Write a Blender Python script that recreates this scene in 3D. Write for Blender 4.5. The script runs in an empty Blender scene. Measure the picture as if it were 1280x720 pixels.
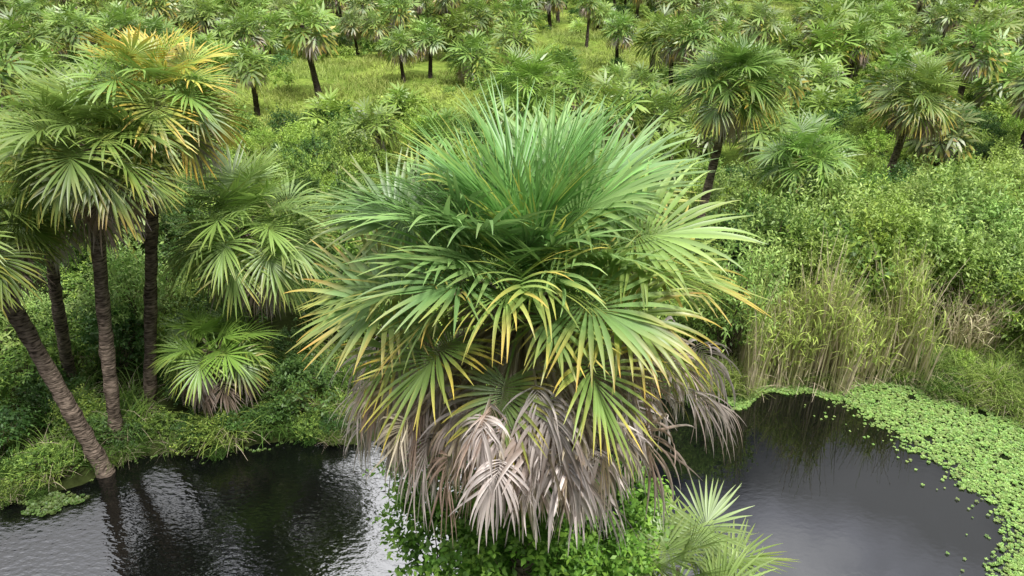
import bpy, math, numpy as np
from mathutils import Vector
rng = np.random.default_rng(11)
U = lambda a, b, *s: rng.uniform(a, b, s if s else None)
G3 = np.array([0, 0, -1.0])

scene = bpy.context.scene
scene.view_settings.view_transform = 'Standard'
scene.view_settings.look = 'None'
scene.view_settings.exposure = 0

# ------------------------------------------------------------------ materials
def new_mat(name):
    m = bpy.data.materials.new(name); m.use_nodes = True
    nt = m.node_tree
    for n in list(nt.nodes): nt.nodes.remove(n)
    return m, nt, nt.nodes, nt.links

def foliage_mat(name, rough=.5, transl=.35, gl=.05, vr=.35, bright=1.0):
    m, nt, N, L = new_mat(name)
    out = N.new('ShaderNodeOutputMaterial')
    at = N.new('ShaderNodeAttribute'); at.attribute_name = 'Col'
    oi = N.new('ShaderNodeObjectInfo')
    mr = N.new('ShaderNodeMapRange'); mr.inputs[3].default_value = bright*(1-vr/2); mr.inputs[4].default_value = bright*(1+vr/2)
    L.new(oi.outputs['Random'], mr.inputs[0])
    mm = N.new('ShaderNodeMath'); mm.operation='MULTIPLY'; mm.inputs[1].default_value=37.7; L.new(oi.outputs['Random'], mm.inputs[0])
    fr = N.new('ShaderNodeMath'); fr.operation='FRACT'; L.new(mm.outputs[0], fr.inputs[0])
    hr = N.new('ShaderNodeMapRange'); hr.inputs[3].default_value = .484; hr.inputs[4].default_value = .506
    L.new(fr.outputs[0], hr.inputs[0])
    hs = N.new('ShaderNodeHueSaturation'); hs.inputs['Saturation'].default_value=.97
    L.new(at.outputs['Color'], hs.inputs['Color']); L.new(mr.outputs[0], hs.inputs['Value']); L.new(hr.outputs[0], hs.inputs['Hue'])
    p = N.new('ShaderNodeBsdfDiffuse')
    L.new(hs.outputs[0], p.inputs['Color'])
    tr = N.new('ShaderNodeBsdfTranslucent')
    L.new(hs.outputs[0], tr.inputs['Color'])
    mx = N.new('ShaderNodeMixShader'); mx.inputs[0].default_value = transl
    L.new(p.outputs[0], mx.inputs[1]); L.new(tr.outputs[0], mx.inputs[2])
    g = N.new('ShaderNodeBsdfGlossy'); g.inputs['Roughness'].default_value = rough
    m2 = N.new('ShaderNodeMixShader'); m2.inputs[0].default_value = gl
    L.new(mx.outputs[0], m2.inputs[1]); L.new(g.outputs[0], m2.inputs[2]); L.new(m2.outputs[0], out.inputs[0])
    return m

M_PALM = foliage_mat('palm_leaf', .42, .32, .055, bright=1.25)
M_LEAF = foliage_mat('shrub_leaf', .5, .32, .03, bright=1.24)
M_GRASS = foliage_mat('grass_blade', .6, .28, .02, bright=1.08)

def bark_mat():
    m, nt, N, L = new_mat('palm_bark')
    out = N.new('ShaderNodeOutputMaterial')
    at = N.new('ShaderNodeAttribute'); at.attribute_name = 'Col'
    geo = N.new('ShaderNodeNewGeometry')
    mp = N.new('ShaderNodeMapping'); mp.inputs['Scale'].default_value = (4, 4, 16)
    L.new(geo.outputs['Position'], mp.inputs[0])
    nz = N.new('ShaderNodeTexNoise'); nz.inputs['Scale'].default_value = 1.6; nz.inputs['Detail'].default_value = 5
    L.new(mp.outputs[0], nz.inputs['Vector'])
    mr = N.new('ShaderNodeMapRange'); mr.inputs[1].default_value=.35; mr.inputs[2].default_value=.65; mr.inputs[3].default_value = .3; mr.inputs[4].default_value = 1.7
    L.new(nz.outputs['Fac'], mr.inputs[0])
    hs = N.new('ShaderNodeHueSaturation'); L.new(at.outputs['Color'], hs.inputs['Color']); L.new(mr.outputs[0], hs.inputs['Value'])
    p = N.new('ShaderNodeBsdfDiffuse')
    L.new(hs.outputs[0], p.inputs['Color'])
    bp = N.new('ShaderNodeBump'); bp.inputs['Strength'].default_value = 1; bp.inputs['Distance'].default_value = .06
    L.new(nz.outputs['Fac'], bp.inputs['Height']); L.new(bp.outputs[0], p.inputs['Normal'])
    L.new(p.outputs[0], out.inputs[0])
    return m
M_BARK = bark_mat()

# ------------------------------------------------------------------ mesh builder
def norm(a): return a/np.maximum(np.linalg.norm(a, axis=-1, keepdims=True), 1e-9)

class MB:
    def __init__(s): s.v=[]; s.q=[]; s.c=[]; s.m=[]; s.n=0
    def add(s, v, q, c, mat=0):
        v = v.reshape(-1,3); s.v.append(v); s.q.append(q+s.n); s.c.append(np.broadcast_to(c, v.shape).reshape(-1,3))
        s.m.append(np.full(len(q), mat, dtype=np.int32)); s.n += len(v)
    def mesh(s, name, mats, smooth=False):
        v=np.concatenate(s.v).astype(np.float32); q=np.concatenate(s.q).astype(np.int32)
        c=np.concatenate(s.c); m=np.concatenate(s.m)
        me=bpy.data.meshes.new(name)
        me.vertices.add(len(v)); me.vertices.foreach_set('co', v.ravel())
        me.loops.add(q.size); me.loops.foreach_set('vertex_index', q.ravel())
        me.polygons.add(len(q)); me.polygons.foreach_set('loop_start', np.arange(0,q.size,4,dtype=np.int32))
        me.polygons.foreach_set('material_index', m)
        if smooth: me.polygons.foreach_set('use_smooth', np.ones(len(q),dtype=bool))
        a=me.attributes.new('Col','FLOAT_COLOR','POINT')
        cc=np.ones((len(v),4),dtype=np.float32); cc[:,:3]=np.clip(c,0,1); a.data.foreach_set('color', cc.ravel())
        for mt in mats: me.materials.append(mt)
        me.update(calc_edges=True); me.validate()
        return me

def strips(mb, P, W, C, N=None, mat=0):
    S,K,_=P.shape
    if N is None: V=np.stack([P-W,P+W],2); nc=2
    else: V=np.stack([P-W+N,P,P+W+N],2); nc=3
    idx=np.arange(S*K*nc).reshape(S,K,nc)
    q=np.stack([idx[:,:-1,:-1],idx[:,:-1,1:],idx[:,1:,1:],idx[:,1:,:-1]],-1).reshape(-1,4)
    C=np.repeat(np.broadcast_to(C,P.shape)[:,:,None,:],nc,2)
    mb.add(V,q,C.reshape(-1,3),mat)

def fan(mb, org, az, th, Lp, Ls, nseg, K, cb, ct, tipk, droop, amax=2.25, bend=.25, lift=.35,
        roll=0., fold=True, jit=.06, ts=.45, wf=1.0, cp=None, costa=.45, fd=.3, cv=.2):
    d0=np.array([math.sin(th)*math.cos(az), math.sin(th)*math.sin(az), math.cos(th)])
    s=np.array([-math.sin(az), math.cos(az), 0.])
    m=5; u=np.linspace(0,1,m)
    D=norm(d0+G3*(bend*u)[:,None]); P=org+np.vstack([np.zeros(3), np.cumsum(D[1:]*Lp/(m-1),0)])
    cp = cb*1.3 if cp is None else cp
    wp=(.022*(1-.45*u)*max(Lp,.8))[:,None]
    nn=norm(np.cross(D,s))
    strips(mb, P[None], (s*wp)[None], np.array(cp), (nn*wp*.6)[None])
    d1=D[-1]; n=np.cross(d1,s); E=P[-1]
    s,n = s*math.cos(roll)+n*math.sin(roll), n*math.cos(roll)-s*math.sin(roll)
    a=np.linspace(-amax,amax,nseg)+rng.normal(0,.015,nseg)
    uu=1-np.abs(a)/amax; uu=np.clip(uu,0,1)
    Lc=.38*Ls
    base=E+Lc*uu[:,None]*d1-n*(Lc*costa*uu**2)[:,None]
    dc=norm(d1-n*(uu*costa*1.7)[:,None])
    ca,sa=np.cos(a)[:,None],np.sin(a)[:,None]
    dir0=norm(ca*dc+sa*s+n*(lift*np.abs(sa)))
    tang=norm(-sa*dc+ca*s)
    L=Ls*(1-.38*(np.abs(a)/amax)**2)*U(1-cv*.7,1+cv*.4,nseg)
    t=np.linspace(0,1,K)
    dr=droop*U(.5,1.5,nseg)
    J=rng.normal(0,jit,(nseg,3))
    dd=norm(dir0[:,None]+G3*(dr[:,None]*t**2.2)[...,None]+J[:,None]*(t*2)[None,:,None])
    PP=np.zeros((nseg,K,3)); PP[:,0]=base
    PP[:,1:]=base[:,None]+np.cumsum((dd[:,1:]+dd[:,:-1])*.5*(L/(K-1))[:,None,None],1)
    dl=2*amax/nseg
    touch=t[None]*L[:,None]*dl*.53+.003
    tap=np.where(t<.45,1,np.clip(1-(t-.45)/.55,0,1)**.75); tap=np.maximum(tap,.07)
    w=np.minimum(touch, .215*dl*Ls*wf*tap[None])
    wd=tang[:,None]-dd*np.sum(tang[:,None]*dd,-1,keepdims=True); wd=norm(wd)
    fn=np.cross(dd,wd)
    tk=np.clip(tipk*U(.2,1.6,nseg),0,1)
    tt=np.clip((t[None]-ts*U(.6,1.3,nseg)[:,None])/(1-ts),0,1)*tk[:,None]
    C=(cb*(1-tt[...,None])+ct*tt[...,None])*U(1-cv,1+cv,nseg)[:,None,None]
    strips(mb, PP, wd*w[...,None], C, fn*(w*fd)[...,None] if fold else None)

GREEN=np.array([.115,.205,.040]); BRIGHT=np.array([.20,.33,.05]); LIME=np.array([.31,.41,.06])
YEL=np.array([.66,.52,.08]); ORA=np.array([.66,.33,.04]); DEAD=np.array([.52,.455,.42]); DEAD2=np.array([.36,.26,.20]); STRAW=np.array([.56,.48,.32])

def trunk(mb, base, top, r0, r1, boots=24, bootlen=1.3, col=np.array([.20,.155,.12]), bow=.0, seg=12, K=40):
    base=np.array(base,float); top=np.array(top,float)
    t=np.linspace(0,1,K); L=np.linalg.norm(top-base)
    ctr=base+(top-base)*t[:,None]; side=np.array([top[1]-base[1],base[0]-top[0],0])
    side=norm(side) if np.linalg.norm(side)>.05 else np.array([1.,0,0])
    ctr=ctr+side*(bow*np.sin(t*math.pi))[:,None]
    r=(r0+(r1-r0)*t)*(1+.05*np.sin(t*L*22)+rng.normal(0,.045,K)); r[:3]*=np.array([1.35,1.2,1.08])
    an=np.linspace(0,2*math.pi,seg,endpoint=False)
    ring=np.stack([np.cos(an),np.sin(an),0*an],-1)
    V=ctr[:,None]+ring[None]*r[:,None,None]*(1+rng.normal(0,.05,(K,seg,1)))
    idx=np.arange(K*seg).reshape(K,seg)
    nx=np.roll(idx,-1,1)
    q=np.stack([idx[:-1],nx[:-1],nx[1:],idx[1:]],-1).reshape(-1,4)
    C=col*U(.7,1.3,K,1,1)*U(.8,1.2,K,seg,1)*np.ones((K,seg,3))
    mb.add(V,q,C.reshape(-1,3),1)
    if boots:
        for j in range(boots):
            f=1-(j/boots)*min(.95,bootlen/L)
            c=np.array([np.interp(f,t,ctr[:,k]) for k in range(3)]); a=j*2.4+U(-.2,.2)
            o=np.array([math.cos(a),math.sin(a),0]); s=np.array([-math.sin(a),math.cos(a),0])*(1 if j%2 else -1)
            rr=r1*.9; ln=U(.18,.38); kk=np.linspace(0,1,4)
            P=c+o*(rr+kk*ln*.5)[:,None]+np.array([0,0,1])*(kk*ln)[:,None]+s*(kk*ln*.25)[:,None]
            W=s*(.07*(1-.6*kk))[:,None]
            strips(mb,P[None],W[None],(np.array([.34,.27,.20])*U(.6,1.3)),(o*.035*np.ones((4,1)))[None],1)

def crown(mb, org, R, n, nseg, K, thmax=112, dead=6, yellow=.25, g=GREEN, orange_top=0., fold=True, droop=.6, up=1.0, wf=1.15):
    org=np.array(org,float)
    for i in range(n):
        f=(i+.5)/n
        th=math.radians(4+(thmax-4)*f**.72)+U(-.08,.08); az=i*2.39996+U(-.25,.25)
        c=g+(BRIGHT-g)*U(0,.8)*(1-f*.5)
        c=c*U(.75,1.2)
        tk=max(0,(f-.45))*yellow*2.2+.08; ct=YEL if rng.random()<.6 else ORA
        ts_=.45
        if orange_top>0 and f>.03 and rng.random()<orange_top*(1.1-f):
            c=c*.85+YEL*.15; ct=YEL*.4+ORA*.6; tk=1.1; ts_=.3
        sh=(1.0-.18*(1-f))*up if f<.3 else 1
        fan(mb,org+rng.normal(0,.03,3)*R,az,th,R*U(.36,.54),R*U(.5,.64)*sh,nseg,K,c,ct,tk,droop*U(.6,1.3)*(.35+f),roll=U(-.6,.6),fold=fold,bend=.1+.3*f,wf=wf,ts=ts_)
    for i in range(dead):
        th=math.radians(U(92,140)); az=U(0,6.283)
        c=(DEAD*.85 if rng.random()<.4 else DEAD2)*U(.7,1.15)
        fan(mb,org-np.array([0,0,.1]),az,th,R*U(.42,.62),R*U(.42,.56),max(12,nseg*2//3),K,c,DEAD*.85,.5,2.4,amax=1.4,roll=U(-.6,.6),jit=.16,fold=fold,bend=.8)

def link(name, me, parent=None, loc=(0,0,0), rot=0., sc=1.0, tilt=(0,0)):
    o=bpy.data.objects.new(name,me); scene.collection.objects.link(o)
    o.location=loc; o.rotation_euler=(tilt[0],tilt[1],rot); o.scale=(sc,sc,sc) if np.isscalar(sc) else sc
    if parent is not None: o.parent=parent
    return o
def empty(name):
    o=bpy.data.objects.new(name,None); scene.collection.objects.link(o); return o

def unique_palm(base, top, R, n=36, nseg=32, K=6, r0=.18, r1=.135, boots=30, bow=.1, **kw):
    mb=MB(); b=np.array(base,float); tp=np.array(top,float)-b
    trunk(mb,(0,0,-.3),tp,r0,r1,boots,1.5,bow=bow)
    crown(mb,tp,R,n,nseg,K,**kw)
    me=mb.mesh('sabal_palm_mesh',[M_PALM,M_BARK])
    return link('sabal_palm_tree',me,loc=tuple(b))

# ------------------------------------------------------------------ terrain
FX=[-60,-20,-13,-11,-9.7,-5.4,0,5,8,12,14.5,16.5,18,20,60]
FY=[11,12.2,12.7,13.8,14.6,15.1,15.8,17,17.8,18.2,17,13.5,9,4,2]
NX=[-60,-6,-2.2,-1.2,2.6,4,7,60]
NY=[1,2,7.6,9.0,9.2,8,4,.5]
def far_shore(x): return np.interp(x,FX,FY)+.25*np.sin(x*1.7)+.12*np.sin(x*4.1+1)
def near_shore(x): return np.interp(x,NX,NY)+.15*np.sin(x*2.3)
def ground_h(x,y):
    d=np.minimum(y-near_shore(x), far_shore(x)-y)
    rise=np.clip(-d,0,6)
    h=np.where(d>0,-np.minimum(d*.9,1.2)-.02,.05+.45*(1-np.exp(-rise*.9)))
    far=np.clip((rise-2)/4,0,1)
    return h+far*(.25*np.sin(x*.21+1.3)*np.sin(y*.17)+.12*np.sin(x*.63+y*.41))
xs=np.concatenate([[-2500,-1200,-600,-350,-220,-150,-110],np.arange(-80,80.1,.8),[110,150,220,350,600,1200,2500]])
ys=np.concatenate([[-600,-200,-80,-40],np.arange(-20,60,.6),np.arange(60,170,1.6),[190,230,300,420,700,1300,3000]])
XX,YY=np.meshgrid(xs,ys,indexing='ij'); ZZ=ground_h(XX,YY)
mb=MB(); idx=np.arange(XX.size).reshape(XX.shape)
q=np.stack([idx[:-1,:-1],idx[1:,:-1],idx[1:,1:],idx[:-1,1:]],-1).reshape(-1,4)
mb.add(np.stack([XX,YY,ZZ],-1),q,np.array([.1,.1,.1]))
m,nt,N,L=new_mat('marsh_ground')
out=N.new('ShaderNodeOutputMaterial'); p=N.new('ShaderNodeBsdfDiffuse')
geo=N.new('ShaderNodeNewGeometry')
n1=N.new('ShaderNodeTexNoise'); n1.inputs['Scale'].default_value=.12; n1.inputs['Detail'].default_value=5; n1.inputs['Roughness'].default_value=.65
n2=N.new('ShaderNodeTexNoise'); n2.inputs['Scale'].default_value=3; n2.inputs['Detail'].default_value=5; n2.inputs['Roughness'].default_value=.7
L.new(geo.outputs['Position'],n1.inputs['Vector']); L.new(geo.outputs['Position'],n2.inputs['Vector'])
cr=N.new('ShaderNodeValToRGB'); e=cr.color_ramp.elements
e[0].position=.35; e[0].color=(.11,.18,.03,1); e[1].position=.65; e[1].color=(.28,.35,.07,1)
L.new(n1.outputs['Fac'],cr.inputs[0])
mr=N.new('ShaderNodeMapRange'); mr.inputs[1].default_value=.3; mr.inputs[2].default_value=.7; mr.inputs[3].default_value=.4; mr.inputs[4].default_value=1.3
L.new(n2.outputs['Fac'],mr.inputs[0])
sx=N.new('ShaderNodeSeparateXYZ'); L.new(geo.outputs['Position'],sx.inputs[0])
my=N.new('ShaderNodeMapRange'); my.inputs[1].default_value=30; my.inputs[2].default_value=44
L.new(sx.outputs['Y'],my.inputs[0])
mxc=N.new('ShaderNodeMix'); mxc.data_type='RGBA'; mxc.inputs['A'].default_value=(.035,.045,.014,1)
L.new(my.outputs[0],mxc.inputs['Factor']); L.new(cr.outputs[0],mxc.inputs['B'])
hs=N.new('ShaderNodeHueSaturation'); L.new(mxc.outputs['Result'],hs.inputs['Color']); L.new(mr.outputs[0],hs.inputs['Value'])
L.new(hs.outputs[0],p.inputs['Color'])
L.new(p.outputs[0],out.inputs[0])
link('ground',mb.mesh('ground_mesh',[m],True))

# ------------------------------------------------------------------ water
mb=MB(); mb.add(np.array([[-62,-2,0],[62,-2,0],[62,22,0],[-62,22,0]],float),np.array([[0,1,2,3]]),np.array([0,0,0]))
m,nt,N,L=new_mat('dark_water')
out=N.new('ShaderNodeOutputMaterial'); p=N.new('ShaderNodeBsdfPrincipled')
p.inputs['Base Color'].default_value=(.003,.0035,.003,1); p.inputs['Roughness'].default_value=.01; p.inputs['IOR'].default_value=1.85
geo=N.new('ShaderNodeNewGeometry')
mp=N.new('ShaderNodeMapping'); mp.inputs['Scale'].default_value=(1,1.9,1); mp.inputs['Rotation'].default_value=(0,0,.5)
L.new(geo.outputs['Position'],mp.inputs[0])
w1=N.new('ShaderNodeTexNoise'); w1.inputs['Scale'].default_value=4.5; w1.inputs['Detail'].default_value=2; L.new(mp.outputs[0],w1.inputs['Vector'])
sx=N.new('ShaderNodeSeparateXYZ'); L.new(geo.outputs['Position'],sx.inputs[0])
mr=N.new('ShaderNodeMapRange'); mr.inputs[1].default_value=-3; mr.inputs[2].default_value=3; mr.inputs[3].default_value=.18; mr.inputs[4].default_value=.012
L.new(sx.outputs['X'],mr.inputs[0])
bp=N.new('ShaderNodeBump'); bp.inputs['Distance'].default_value=.06
L.new(w1.outputs['Fac'],bp.inputs['Height']); L.new(mr.outputs[0],bp.inputs['Strength']); L.new(bp.outputs[0],p.inputs['Normal'])
L.new(p.outputs[0],out.inputs[0])
link('water',mb.mesh('water_mesh',[m]))

# ------------------------------------------------------------------ hero palm
mb=MB()
H=np.array([.14,6.9,9.1]); base=np.array([.25,6.95,0.])
hp=H-base
trunk(mb,(0,0,-.2),hp,.2,.17,40,2.2,bow=.08,K=60)
HG=np.array([.125,.235,.07]); HB=np.array([.23,.37,.11])
NG=62
for i in range(NG):
    f=(i+.5)/NG
    az=i*2.39996+U(-.3,.3)
    front=max(0,-math.sin(az))
    thm=77-21*front
    th=math.radians(3+(thm-3)*f**.78)+U(-.08,.08)
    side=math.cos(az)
    c=HG+(HB-HG)*U(0,1)
    if f<.25: c=np.array([.13,.28,.065])*U(.85,1.2)
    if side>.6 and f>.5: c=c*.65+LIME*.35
    if f>.6 and rng.random()<.25: c=c*.65+LIME*.35
    c=c*U(.75,1.2)
    tk=.05+max(0,f-.5)*1.1; ct=YEL*.75+ORA*.25 if rng.random()<.7 else ORA
    if f<.6 and rng.random()<.12: tk=.5; ct=YEL
    Lp=(1.4 if f>.25 else .95)*U(.6,1.08)*(1-.42*front); Ls=(1.16 if f>.25 else 1.25)*U(.82,1.1)*(1-.1*front)
    fan(mb,hp+np.array([math.cos(az),math.sin(az),0])*.1*f+np.array([0,0,.2*(1-f)]),az,th,Lp,Ls,40 if f>.25 else 34,10,c,ct,tk,
        (.25+.5*f)*U(.4,1.5),amax=2.35 if f>.25 else 1.05,bend=.06+.16*f,roll=U(-.8,.8),jit=.07,ts=.4,costa=.38,wf=1.1)
for azd,thd,lp,ls,yl in [(-100,108,.9,.8,0),(-52,84,1.0,.95,0),(-138,78,1.05,.95,0),(-14,88,1.35,1.0,1),(-4,98,1.35,.95,1),(-170,92,1.3,1.0,0),(25,92,1.3,1.,1),(70,98,1.2,1.,0),(110,95,1.2,1.,0),(155,94,1.3,1.,0)]:
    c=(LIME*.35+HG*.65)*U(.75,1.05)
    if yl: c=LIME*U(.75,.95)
    fan(mb,hp-np.array([0,0,.1]),math.radians(azd)+U(-.1,.1),math.radians(thd),lp,ls,38,10,c,YEL*.7+ORA*.3,.5 if yl else .7,U(.2,.7),amax=2.25,bend=.25,roll=U(-.5,.5),jit=.08,ts=.4)
ND=170
for i in range(ND):
    az=i*2.39996+U(-.4,.4); front=max(0,-math.sin(az)); side=abs(math.cos(az))
    th=math.radians(U(56+16*front,114))
    r=rng.random()
    c=(DEAD if r<.55 else (DEAD2 if r<.78 else STRAW*.9))*U(.68,1.15)
    k=1.0-.25*max(0,(math.degrees(th)-95)/23)
    tipc=DEAD*1.1 if rng.random()<.7 else DEAD2*.9
    fan(mb,hp-np.array([0,0,.12+U(0,.25)]),az,th,U(1.05,2.2)*k*(1-.25*front),U(.6,1.05),int(rng.integers(16,28)),9,c,tipc,.7,U(2.2,5.0),amax=U(.5,1.7),bend=U(.8,1.3),roll=U(-1.3,1.3),jit=U(.14,.30),ts=.2,cp=np.array([.34,.28,.19]),wf=.95,fd=.6,cv=.34)
link('sabal_palm_tree',mb.mesh('hero_palm_mesh',[M_PALM,M_BARK]),loc=tuple(base))

# ------------------------------------------------------------------ left & right palms
G2=np.array([.145,.25,.05])
unique_palm((-11.0,14.9,0),(-9.0,14.5,8.7),1.95,g=G2,dead=13,n=44,nseg=36,K=7,thmax=104,yellow=.35)
unique_palm((-10.7,16.2,.1),(-8.15,16,9.4),1.85,g=G2,dead=12,n=42,orange_top=.9,yellow=.8,nseg=36,K=7)
unique_palm((-13.4,17.1,.2),(-11.7,16.5,7.3),1.9,g=GREEN,dead=18)
unique_palm((-10.8,14.0,0),(-11.5,13.5,7.3),1.7,g=G2,dead=16,r0=.21,r1=.17,bow=.0)
unique_palm((-7.9,18,.3),(-7.3,17.5,5.6),2.3,g=np.array([.20,.31,.085]),dead=9,n=44,thmax=112,nseg=38)
unique_palm((-8.3,16.5,.2),(-8.2,16.0,2.6),1.6,g=BRIGHT*.85,dead=22,n=22,thmax=92)
unique_palm((7.2,25.4,.3),(7.85,25,7.9),2.05,g=GREEN,dead=12,n=46,yellow=.6,thmax=100)
unique_palm((18.0,32.2,.3),(18.5,32,5.9),1.9,g=GREEN*1.1,dead=12,n=40,yellow=.6,thmax=104,nseg=26)
unique_palm((11.7,27.1,.3),(11.8,27,4.5),2.0,g=GREEN*1.1,dead=14,n=38,thmax=112,nseg=26)
unique_palm((.5,30,.3),(.6,30,6.6),2.1,g=BRIGHT,dead=4,n=40,nseg=26)
unique_palm((2.85,8.2,.1),(2.9,8.3,2.5),1.9,g=np.array([.22,.34,.10]),dead=3,n=30,r0=.17,nseg=36,K=8,droop=.35)

# ------------------------------------------------------------------ palm variants
VAR=[]
for h,R,dead,yl,g in [(3.6,1.9,10,.3,GREEN),(4.6,1.9,14,.5,GREEN*1.1),(3.0,2.0,6,.2,BRIGHT*.85),(5.4,1.8,14,.4,GREEN),(1.2,1.8,3,.15,BRIGHT),(2.2,2.0,8,.3,GREEN*1.3),(4.0,1.9,20,.6,np.array([.14,.19,.06]))]:
    mb=MB(); trunk(mb,(0,0,-.5),(U(-.3,.3),U(-.3,.3),h),.2,.16,8,1.0,K=8,seg=6,col=np.array([.09,.07,.06]))
    crown(mb,(0,0,h),R,30,12,4,g=g,dead=dead,yellow=yl,fold=False,thmax=112,wf=1.3)
    VAR.append(mb.mesh('palm_variant',[M_PALM,M_BARK]))

CLEAR=[(-16,59,13,13),(7,75,10,18),(-7,55,8,8),(26,92,14,9),(50,112,24,16),(-2,108,16,6),(-45,100,12,7),(2,50,6,4)]
def clear(x,y):
    w=1+.3*math.sin(x*.9+y*.5)
    return any(((x-a)/c)**2+((y-b)/d)**2<w for a,b,c,d in CLEAR)
explicit=[(-15.1,55.2,1,1.2),(-18.6,50.5,0,1.0),(-7.2,46.2,4,1.05),(-3.4,60.6,5,1.2),(-7.3,63,0,.95),(-9.3,61,0,.85),(.7,67.8,1,1.1),(8.2,80,3,.85),(10,68,0,.95),
 (2,50,5,1.05),(-12,45,4,1.15),(12.5,55,1,1.05),(-38,56,0,1.25),(-27,48,2,1.1),(-32,42,6,1.15),(-24,38,2,1.1),(-17,36,5,1.0),(27,36,3,1.0),(24,28,2,1.0),(30,40,6,1.1),(22,40,1,1.05),(14,38,5,1.1),(17,45,1,.95),(-4,38,5,.9),(6,40,2,1.),
 (-15,24,2,1.),(-20,27,6,1.1),(-5.5,25,4,.8),(21,25,5,1.)]
taken=[(x,y) for x,y,_,_ in explicit]+[(-11,15),(-8,17.5),(7.5,25),(18.3,32),(11.8,27),(.6,30)]
for x,y,k,s in explicit:
    link('sabal_palm_tree',VAR[k],loc=(x,y,float(ground_h(x,y))),rot=U(0,6.28),sc=s,tilt=(U(-.06,.06),U(-.06,.06)))
grove=empty('distant_palm_grove')
ta=np.array(taken)
cnt=0
for tries in range(9500):
    y=35+ (210-35)*rng.random()**1.1; x=U(-1,1)*(y*.78+6)
    if clear(x,y) and rng.random()<.99: continue
    dens=.5+.5*math.sin(x*.13+1)*math.sin(y*.11+2)
    if rng.random()>.35+.65*dens: continue
    dmin=1.9 if y>60 else 3.0
    if x>14 and y<45: dmin=3.6
    if np.min(np.hypot(ta[:,0]-x,ta[:,1]-y))<dmin+U(0,2.8): continue
    ta=np.vstack([ta,[x,y]])
    k=rng.choice(7,p=[.2,.14,.14,.08,.18,.16,.10])
    s=.45+.85*rng.random()**.8
    link('palm',VAR[k],grove,(x,y,float(ground_h(x,y))-U(0,.6)),U(0,6.28),s,(U(-.14,.14),U(-.14,.14))); cnt+=1
print('grove',cnt)

# ------------------------------------------------------------------ shrubs
def bush(mb, ctr, rad, nspr, nl, ll, col, tip, asp=.42, upb=.5, slen=.5, stems=20, zmin=-.3):
    ctr=np.array(ctr,float); rad=np.array(rad,float)
    d=norm(rng.normal(0,1,(nspr,3))); d[:,2]=np.where(d[:,2]<zmin,-d[:,2],d[:,2])
    lob=norm(rng.normal(0,1,(11,3))+np.array([0,0,.4]))
    fac=.6+.55*np.max(np.exp(7*(d@lob.T-1)),1)
    r=fac*U(.6,1.0,nspr)
    O=ctr+d*rad*r[:,None]
    sd=norm(d+np.array([0,0,upb])+rng.normal(0,.4,(nspr,3)))
    sl=slen*U(.5,1.3,nspr)
    s=np.linspace(.05,1,nl)
    pos=O[:,None]+sd[:,None]*(sl[:,None]*s)[...,None]+G3*(.15*slen*s**2)[None,:,None]
    ph=np.arange(nl)*2.4+U(0,6.28,nspr)[:,None]
    a=norm(np.cross(sd,np.array([.3,.2,1.0]))); b=np.cross(sd,a)
    rad_=a[:,None]*np.cos(ph)[...,None]+b[:,None]*np.sin(ph)[...,None]
    ld=norm(rad_+sd[:,None]*.6+rng.normal(0,.25,pos.shape))
    w=norm(np.cross(ld,np.array([0,0,1.0])+rng.normal(0,.45,pos.shape)))
    LL=(ll*U(.6,1.25,nspr,nl)*(1-.35*s))[...,None]
    nn=np.cross(w,ld)
    b0=pos; mid=pos+ld*LL*.5+nn*LL*.06; tipv=pos+ld*LL-nn*LL*.12
    V=np.stack([b0,mid+w*LL*asp*.5,tipv,mid-w*LL*asp*.5],2)
    M=nspr*nl; q=np.arange(M*4).reshape(M,4)
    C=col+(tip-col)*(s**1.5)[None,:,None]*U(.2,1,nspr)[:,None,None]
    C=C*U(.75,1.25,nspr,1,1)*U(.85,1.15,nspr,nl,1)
    mb.add(V,q,np.repeat(C.reshape(-1,1,3),4,1).reshape(-1,3))
    if stems:
        root=ctr-np.array([0,0,rad[2]*.95]); k=rng.choice(nspr,stems); tt=np.linspace(0,1,4)[None,:,None]
        E=O[k][:,None]+sd[k][:,None]*sl[k][:,None,None]*.8; R0=root+rng.normal(0,.08,(stems,1,3))
        P=R0*(1-tt)+E*tt+np.array([0,0,1])*(np.sin(tt*math.pi)*.15)
        W=norm(np.cross(E-R0,np.array([.2,1,.1])))*(.018*(1-.75*tt))
        strips(mb,P,np.broadcast_to(W,P.shape),np.array([.13,.10,.07]),None,1)

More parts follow.
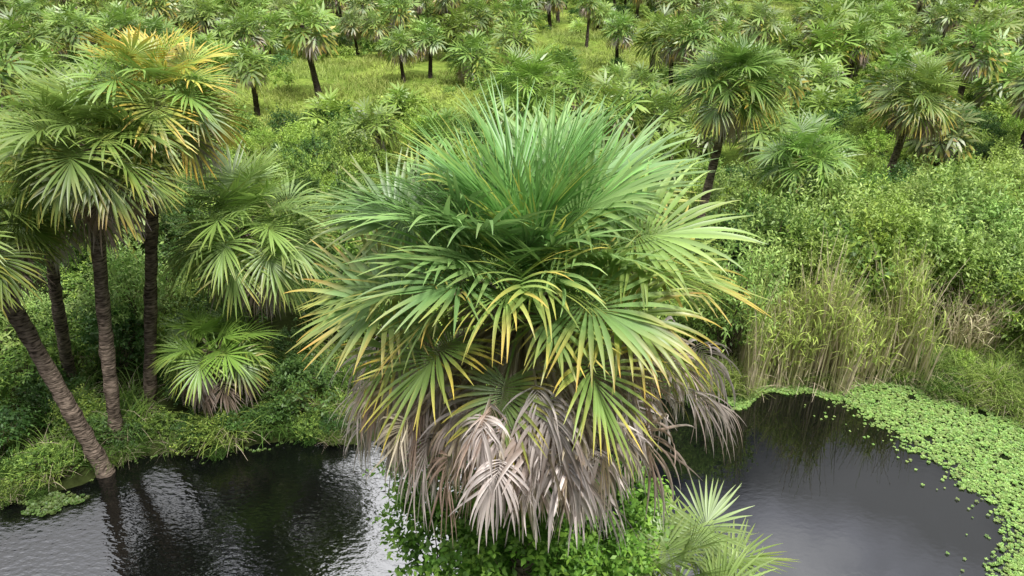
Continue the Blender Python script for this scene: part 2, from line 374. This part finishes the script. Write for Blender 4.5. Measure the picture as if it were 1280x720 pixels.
DK=np.array([.045,.11,.022]); MD=np.array([.10,.195,.032]); LM=np.array([.20,.32,.04]); LM2=np.array([.34,.47,.07]); SG=np.array([.18,.30,.065])
BV={}
def bv(key,*specs):
    mb=MB()
    for sp in specs: bush(mb,**sp)
    BV[key]=mb.mesh('shrub_variant',[M_LEAF,M_BARK])
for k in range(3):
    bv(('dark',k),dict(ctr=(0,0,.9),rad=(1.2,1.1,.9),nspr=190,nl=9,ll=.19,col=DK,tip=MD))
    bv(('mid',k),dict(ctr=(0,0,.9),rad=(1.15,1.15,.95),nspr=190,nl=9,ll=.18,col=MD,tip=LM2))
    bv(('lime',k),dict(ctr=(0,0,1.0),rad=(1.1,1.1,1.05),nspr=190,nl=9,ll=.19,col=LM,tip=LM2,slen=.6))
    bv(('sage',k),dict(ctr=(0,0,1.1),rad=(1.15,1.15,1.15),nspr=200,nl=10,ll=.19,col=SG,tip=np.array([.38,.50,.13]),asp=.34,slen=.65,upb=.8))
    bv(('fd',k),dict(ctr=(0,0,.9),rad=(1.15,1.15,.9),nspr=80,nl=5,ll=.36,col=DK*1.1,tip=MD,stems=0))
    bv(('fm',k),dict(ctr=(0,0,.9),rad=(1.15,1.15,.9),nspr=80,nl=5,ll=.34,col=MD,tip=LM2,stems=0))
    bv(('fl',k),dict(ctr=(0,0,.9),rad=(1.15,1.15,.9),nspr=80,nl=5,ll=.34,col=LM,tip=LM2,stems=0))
shr=empty('undergrowth_shrubs')
def pick(ps):
    ks=list(ps); w=np.array([ps[k] for k in ks]); return BV[(ks[rng.choice(len(ks),p=w/w.sum())],int(rng.integers(3)))]
nb=0
def put(x,y,s,ps,sz=1.):
    global nb
    link('shrub',pick(ps),shr,(x,y,float(ground_h(x,y))-.1),U(0,6.28),(s*U(.85,1.15),s*U(.85,1.15),s*sz),(U(-.1,.1),U(-.1,.1))); nb+=1
for x in np.arange(-34,38,1.6):
    for y in np.arange(12.6,46,1.6):
        X=x+U(-.8,.8); Y=y+U(-.8,.8)
        if abs(X)>Y*.8+4: continue
        ds=Y-far_shore(X)
        if ds<.7: continue
        if X>18 and Y<15: continue
        if -16<X<-4 and ds<3.0:
            put(X,Y,U(.5,.9),dict(dark=4,mid=1.2)); continue
        if X>7.3 and ds<2.0 and X<12.8: continue
        if X>12.5 and ds<3.0: 
            if rng.random()<.6: put(X,Y,U(.3,.5),dict(lime=2,mid=1))
            continue
        if X>6:
            ps=dict(sage=3,lime=2.6,mid=2,dark=1.6); s=U(.75,1.6) if Y<29 else U(.6,1.1); sz=U(1.0,1.5) if Y<26 else 1
            if 5.5<X<8.6 and Y>19.5: s*=.62
        elif X<-3:
            ps=dict(dark=3,mid=3,lime=1.2,sage=.8); s=U(.6,1.25); sz=U(.8,1.3)
        else:
            ps=dict(mid=2,lime=2,dark=2); s=U(.6,1.2); sz=1
        if Y>30: s*=.9; ps=dict(mid=2,lime=2.4,dark=1.6)
        if Y>34 and rng.random()<.3: continue
        if clear(X,Y): continue
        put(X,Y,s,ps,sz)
# low leafy fringe hanging over the left shoreline
for x in np.arange(-18,-2,.75):
    X=x+U(-.3,.3); put(X,float(far_shore(X))+U(.15,.7),U(.28,.5),dict(dark=3,mid=1.5))
for i in range(1800):
    y=44+(160-44)*rng.random()**1.2; x=U(-1,1)*(y*.78+5)
    if clear(x,y) and rng.random()<.93: continue
    put(x,y,U(.45,1.3),dict(fm=3,fl=1.5,fd=4),.9)
print('shrubs',nb)

for (x,y,h,r) in [(13.5,22.5,4.3,1.7),(17.5,23.5,4.6,1.9),(10.0,21.0,3.4,1.2),(15.8,20.6,3.4,1.4),(20.5,26,4.3,1.9),(13.4,31,3.8,1.6)]:
    mb=MB()
    for j in range(6):
        a=U(0,6.28); rr=r*U(.2,.75); hh=h*U(.45,.85)
        bush(mb,(rr*math.cos(a),rr*math.sin(a),hh),(r*.55,r*.55,h*.22),150,10,.19,LM if j%2 else SG,np.array([.38,.51,.13]),asp=.36,slen=.55,stems=8,zmin=-.7)
        P=np.array([[0,0,-.2],[rr*.3*math.cos(a),rr*.3*math.sin(a),hh*.45],[rr*math.cos(a),rr*math.sin(a),hh]])
        for sd in (np.array([1.,0,0]),np.array([0,1.,0])):
            strips(mb,P[None],(sd*np.array([.07,.05,.02])[:,None])[None],np.array([.2,.17,.14]),None,1)
    link('small_leafy_tree',mb.mesh('leafy_tree_mesh',[M_LEAF,M_BARK]),loc=(x,y,.3))

mb=MB()
VB=np.array([.12,.27,.03]); VT=np.array([.30,.50,.055])
for c,r,n in [((.0,.1,4.6),(1.2,.9,1.3),340),((.15,-.75,4.8),(1.05,.45,1.3),280),((.1,-.5,3.2),(1.1,.6,1.2),200),((-.3,.3,2.6),(1.3,1.2,1.4),330),((.6,.5,3.3),(.9,.9,1.1),240),((-1.35,.5,5.4),(.5,.4,.6),90),((-1.1,.1,4.5),(.75,.6,.9),180),((1.75,.7,4.9),(.5,.45,.75),110),((1.5,.6,3.2),(.8,.8,1.0),160),((1.1,.3,4.8),(.7,.6,.8),150)]:
    bush(mb,c,r,n,11,.16,VB,VT,asp=.5,slen=.5,stems=12,zmin=-.8)
link('vine_shrub',mb.mesh('vine_shrub_mesh',[M_LEAF,M_BARK]),loc=(.05,7.35,0))

# ------------------------------------------------------------------ grasses
def blades(mb,pos,h,lean,droop,w,col,tip,K=4,mat=0):
    n=len(pos); a=U(0,6.283,n)
    o=np.stack([np.cos(a),np.sin(a),0*a],-1)
    d0=norm(np.array([0,0,1.])+o*(lean*U(.2,1.3,n))[:,None])
    t=np.linspace(0,1,K); hh=h*U(.55,1.15,n)
    dd=norm(d0[:,None]+(o[:,None]*.8+G3)*(droop*U(.4,1.5,n)[:,None]*t**2)[...,None])
    P=np.zeros((n,K,3)); P[:,0]=pos; P[:,1:]=pos[:,None]+np.cumsum(dd[:,1:]*(hh/(K-1))[:,None,None],1)
    b=U(0,6.283,n); s=np.stack([np.cos(b),np.sin(b),0*b],-1)
    W=s[:,None]*(w*np.array([1-.85*x for x in t]))[None,:,None]
    C=(col+(tip-col)*t[None,:,None])*U(.7,1.25,n,1,1)
    strips(mb,P,np.broadcast_to(W,P.shape),C,None,mat)
GM=np.array([.19,.27,.05]); GT=np.array([.40,.46,.12])
grass=empty('meadow_grass')
gp=[]
for k in range(3):
    mb=MB(); n=800; pos=np.stack([U(-3.1,3.1,n),U(-3.1,3.1,n),np.zeros(n)],-1)
    pos[:,:2]+= .35*np.sin(pos[:,[1,0]]*3+k)
    blades(mb,pos,.7,.5,.5,.035,GM,GT,K=3); gp.append(mb.mesh('grass_patch',[M_GRASS]))
for x in np.arange(-110,110,5.8):
    for y in np.arange(40,140,5.8):
        if abs(x)>y*.78+4: continue
        X=x+U(-1,1);Y=y+U(-1,1)
        if not clear(X,Y) and rng.random()<.6: continue
        link('patch',gp[int(rng.integers(3))],grass,(X,Y,float(ground_h(X,Y))-.05),U(0,6.28),(1,1,U(.7,1.2)))
bank=empty('bank_grass')
bt=[]
for k in range(4):
    mb=MB(); n=100; a=U(0,6.28,n); r=.35*np.sqrt(U(0,1,n)); pos=np.stack([r*np.cos(a),r*np.sin(a),0*a],-1)
    c=[GM,np.array([.055,.12,.018]),np.array([.2,.27,.06]),np.array([.09,.155,.024])][k]
    blades(mb,pos,1.1,.55,.9,.018,c,c*1.7,K=5)
    if k!=1: blades(mb,pos[:25],1.1,.7,1.2,.012,STRAW*.6,STRAW*.9,K=5)
    bt.append(mb.mesh('tuft',[M_GRASS]))
for x in np.arange(-22,20,.4):
    for rep in range(3):
        X=x+U(-.2,.2); Y=float(far_shore(X))+U(-.12,1.3)
        if X>16 and Y<14.5: continue
        if X<0 and rng.random()<.35: continue
        k=int(rng.choice([1,3,1,3,1])) if X<0 else int(rng.integers(4))
        link('tuft',bt[k],bank,(X,Y,max(-.05,float(ground_h(X,Y))-.03)),U(0,6.28),U(.35,.75) if X<0 else U(.45,.95))
for i in range(300):
    X=U(11.5,18); Y=U(14,22)
    if Y<far_shore(X)-.3: continue
    link('tuft',bt[int(rng.choice([0,2,3]))],bank,(X,Y,max(-.05,float(ground_h(X,Y))-.03)),U(0,6.28),U(.5,1.0))
for i in range(110):
    X=U(-16,-3); Y=U(13,19)
    if Y<far_shore(X)+.2: continue
    link('tuft',bt[int(rng.choice([1,1,3,1,0]))],bank,(X,Y,float(ground_h(X,Y))-.03),U(0,6.28),U(.6,1.4))

near=empty('near_bank_shrubs')
for i in range(60):
    X=U(-9,11); Y=U(-2,8.5)
    if Y>near_shore(X)-.6 or math.hypot(X,Y)<2: continue
    o=pick(dict(dark=1,mid=2,lime=1)); link('shrub',o,near,(X,Y,.2),U(0,6.28),U(.6,.95))

# ------------------------------------------------------------------ reeds
mb=MB(); n=1700
X=U(7.2,12.9,n); Y=far_shore(X)+U(-.35,1.7,n); cl=.8+.3*np.sin(X*2.1)+.15*np.sin(X*5.3)
pos=np.stack([X,Y,ground_h(X,Y).clip(-.2)],-1)
h=3.6*np.clip(cl,.6,1.1)
RB=np.array([.42,.38,.22]); RT=np.array([.30,.40,.09])
blades(mb,pos[:1000],h[:1000],.07,.15,.026,RB,RT,K=6)
blades(mb,pos[1000:],h[1000:],.09,.25,.024,np.array([.54,.48,.33]),STRAW*1.15,K=6)
k=rng.choice(n,1700); zz=U(.45,1.0,1700)
p2=pos[k]+np.stack([rng.normal(0,.08,1700),rng.normal(0,.08,1700),h[k]*zz*.8],-1)
blades(mb,p2,.65,.6,1.5,.03,np.array([.22,.33,.06]),np.array([.38,.48,.1]),K=5)
p3=pos[rng.choice(n,400)]; blades(mb,p3,1.2,.9,1.4,.02,STRAW*.7,STRAW,K=5)
n=200; X=U(14.2,15.6,n);Y=U(18.6,19.8,n); pos=np.stack([X,Y,0*X+.3],-1); blades(mb,pos,2.6,.2,.4,.022,RB,STRAW,K=6)
p2=pos+np.stack([0*X,0*X,U(.6,1.8,n)],-1); blades(mb,p2,.7,.9,1.6,.028,np.array([.32,.38,.14]),STRAW,K=5)
link('reed_bed',mb.mesh('reed_mesh',[M_GRASS]))

# ------------------------------------------------------------------ floating plants
def mat_edge(y):
    return np.interp(y,[8,10.7,12.1,13,14,15.5,16.8,17.6],[9.6,10.6,11.95,11.9,11.5,10.75,9.9,9.3])+.12*np.sin(y*5)+.07*np.sin(y*13)+.05*np.sin(y*31)
def rosettes(xy,size,dark=1.):
    ctr=np.concatenate([xy,np.full((len(xy),1),.02)],1)
    nl=5; ph=U(0,6.28,len(xy),1)+np.arange(nl)*2*math.pi/nl
    d=np.stack([np.cos(ph),np.sin(ph),np.full_like(ph,.0)+U(.05,.8,*ph.shape)],-1); d=norm(d)
    s=np.stack([-np.sin(ph),np.cos(ph),0*ph],-1)
    l=(size*U(.5,1.4,len(xy),1))[...,None]
    c=ctr[:,None]
    V=np.stack([c+d*l*.1,c+d*l*.65+s*l*.42,c+d*l*1.05,c+d*l*.65-s*l*.42],2)
    M=len(xy)*nl
    col=(np.array([.16,.32,.065])*U(.5,1.35,len(xy),1,1)+np.array([.13,.10,.04])*U(0,1,len(xy),1,1))*dark
    C=np.broadcast_to(col,(len(xy),nl,3)).reshape(-1,1,3)*np.ones((1,4,1))
    return V.reshape(-1,3),np.arange(M*4).reshape(M,4),C.reshape(-1,3)
mb=MB()
n=38000; Y=U(7,18.2,n); X=U(9,17.5,n)
e=mat_edge(Y); dd=X-e
keep=(dd>0)&(Y<far_shore(X)+.2)&(rng.random(n)<np.clip(.25+dd*.9,0,1))
keep&=~((np.sin(X*2.3+Y)*np.sin(Y*1.9-X)>.95))
mb.add(*rosettes(np.stack([X,Y],-1)[keep],.050))
n=1500; X=U(6.6,10,n); Y=far_shore(X)-U(0,.6,n)**1.5*1.3; mb.add(*rosettes(np.stack([X,Y],-1),.05))
n=90; Y=U(9,17,n); X=mat_edge(Y)-U(0,1,n)**3*1.2; mb.add(*rosettes(np.stack([X,Y],-1),.045))
n=260; a=U(0,6.28,n); r=np.sqrt(U(0,1,n))*(1+.3*np.sin(a*3)+.2*np.sin(a*5)); mb.add(*rosettes(np.stack([-11.7+r*np.cos(a)*.7,12.85+r*np.sin(a)*.38],-1),.07,.42))
n=50; X=U(-14,-4,n); Y=far_shore(X)-U(0,.25,n); mb.add(*rosettes(np.stack([X,Y],-1),.05,.45))
link('floating_water_plants',mb.mesh('floating_mesh',[M_LEAF]))

# ------------------------------------------------------------------ light, world
el,azs=math.radians(62),math.radians(145)
dv=Vector((math.sin(azs)*math.cos(el),math.cos(azs)*math.cos(el),math.sin(el)))
sd=bpy.data.lights.new('sun','SUN'); sd.energy=4.3; sd.angle=math.radians(9); sd.color=(1,.98,.94)
so=bpy.data.objects.new('sun',sd); scene.collection.objects.link(so); so.rotation_euler=dv.to_track_quat('Z','Y').to_euler()
w=bpy.data.worlds.new('World'); scene.world=w; w.use_nodes=True
N=w.node_tree.nodes; L=w.node_tree.links; bg=N['Background']; bg.inputs[1].default_value=.15
sky=N.new('ShaderNodeTexSky'); sky.sky_type='NISHITA'; sky.sun_disc=False; sky.sun_elevation=el; sky.sun_rotation=azs
tc=N.new('ShaderNodeTexCoord'); nz=N.new('ShaderNodeTexNoise'); nz.inputs['Scale'].default_value=4; nz.inputs['Detail'].default_value=5; nz.inputs['Roughness'].default_value=.55
L.new(tc.outputs['Generated'],nz.inputs['Vector'])
sz=N.new('ShaderNodeSeparateXYZ'); L.new(tc.outputs['Generated'],sz.inputs[0])
ad=N.new('ShaderNodeMath'); ad.operation='MULTIPLY_ADD'; ad.inputs[1].default_value=.3; L.new(nz.outputs['Fac'],ad.inputs[0]); L.new(sz.outputs['Z'],ad.inputs[2])
def gap(d,lo,hi,amt):
    vd=N.new('ShaderNodeVectorMath'); vd.operation='DOT_PRODUCT'; v=Vector(d).normalized(); vd.inputs[1].default_value=v
    L.new(tc.outputs['Generated'],vd.inputs[0])
    jm=N.new('ShaderNodeMath'); jm.operation='MULTIPLY_ADD'; jm.inputs[1].default_value=.04; L.new(nz.outputs['Fac'],jm.inputs[0]); L.new(vd.outputs['Value'],jm.inputs[2])
    g=N.new('ShaderNodeMapRange'); g.interpolation_type='SMOOTHSTEP'; g.inputs[1].default_value=lo+.02; g.inputs[2].default_value=hi+.02; g.inputs[4].default_value=amt
    L.new(jm.outputs[0],g.inputs[0]); return g.outputs[0]
g1=gap((-.16,.66,.735),.982,.996,2.2); g2=gap((-.50,.50,.70),.968,.99,.6); g3=gap((.44,.58,.69),.975,.997,.3)
cr=N.new('ShaderNodeValToRGB'); e=cr.color_ramp.elements
e[0].position=.80; e[0].color=(.010,.011,.016,1); e[1].position=.96; e[1].color=(.98,.98,1,1)
e2=cr.color_ramp.elements.new(.86); e2.color=(.28,.29,.36,1)
L.new(ad.outputs[0],cr.inputs[0])
gs=N.new('ShaderNodeMath'); L.new(g1,gs.inputs[0]); L.new(g2,gs.inputs[1])
gs2=N.new('ShaderNodeMath'); L.new(gs.outputs[0],gs2.inputs[0]); L.new(g3,gs2.inputs[1])
va=N.new('ShaderNodeVectorMath'); va.operation='ADD'; L.new(cr.outputs[0],va.inputs[0]); L.new(gs2.outputs[0],va.inputs[1])
vm=N.new('ShaderNodeVectorMath'); vm.operation='SCALE'; vm.inputs['Scale'].default_value=19; L.new(va.outputs[0],vm.inputs[0])
mx=N.new('ShaderNodeMix'); mx.data_type='RGBA'; mx.inputs['Factor'].default_value=.9; L.new(sky.outputs[0],mx.inputs['A']); L.new(vm.outputs[0],mx.inputs['B'])
L.new(mx.outputs['Result'],bg.inputs[0])

cam=bpy.data.cameras.new('camera'); co=bpy.data.objects.new('camera',cam); scene.collection.objects.link(co)
co.location=(0,0,13); co.rotation_euler=(math.radians(90-28),0,0)
cam.sensor_width=36; cam.lens=36*865/1280; cam.clip_start=.1; cam.clip_end=5000
scene.camera=co
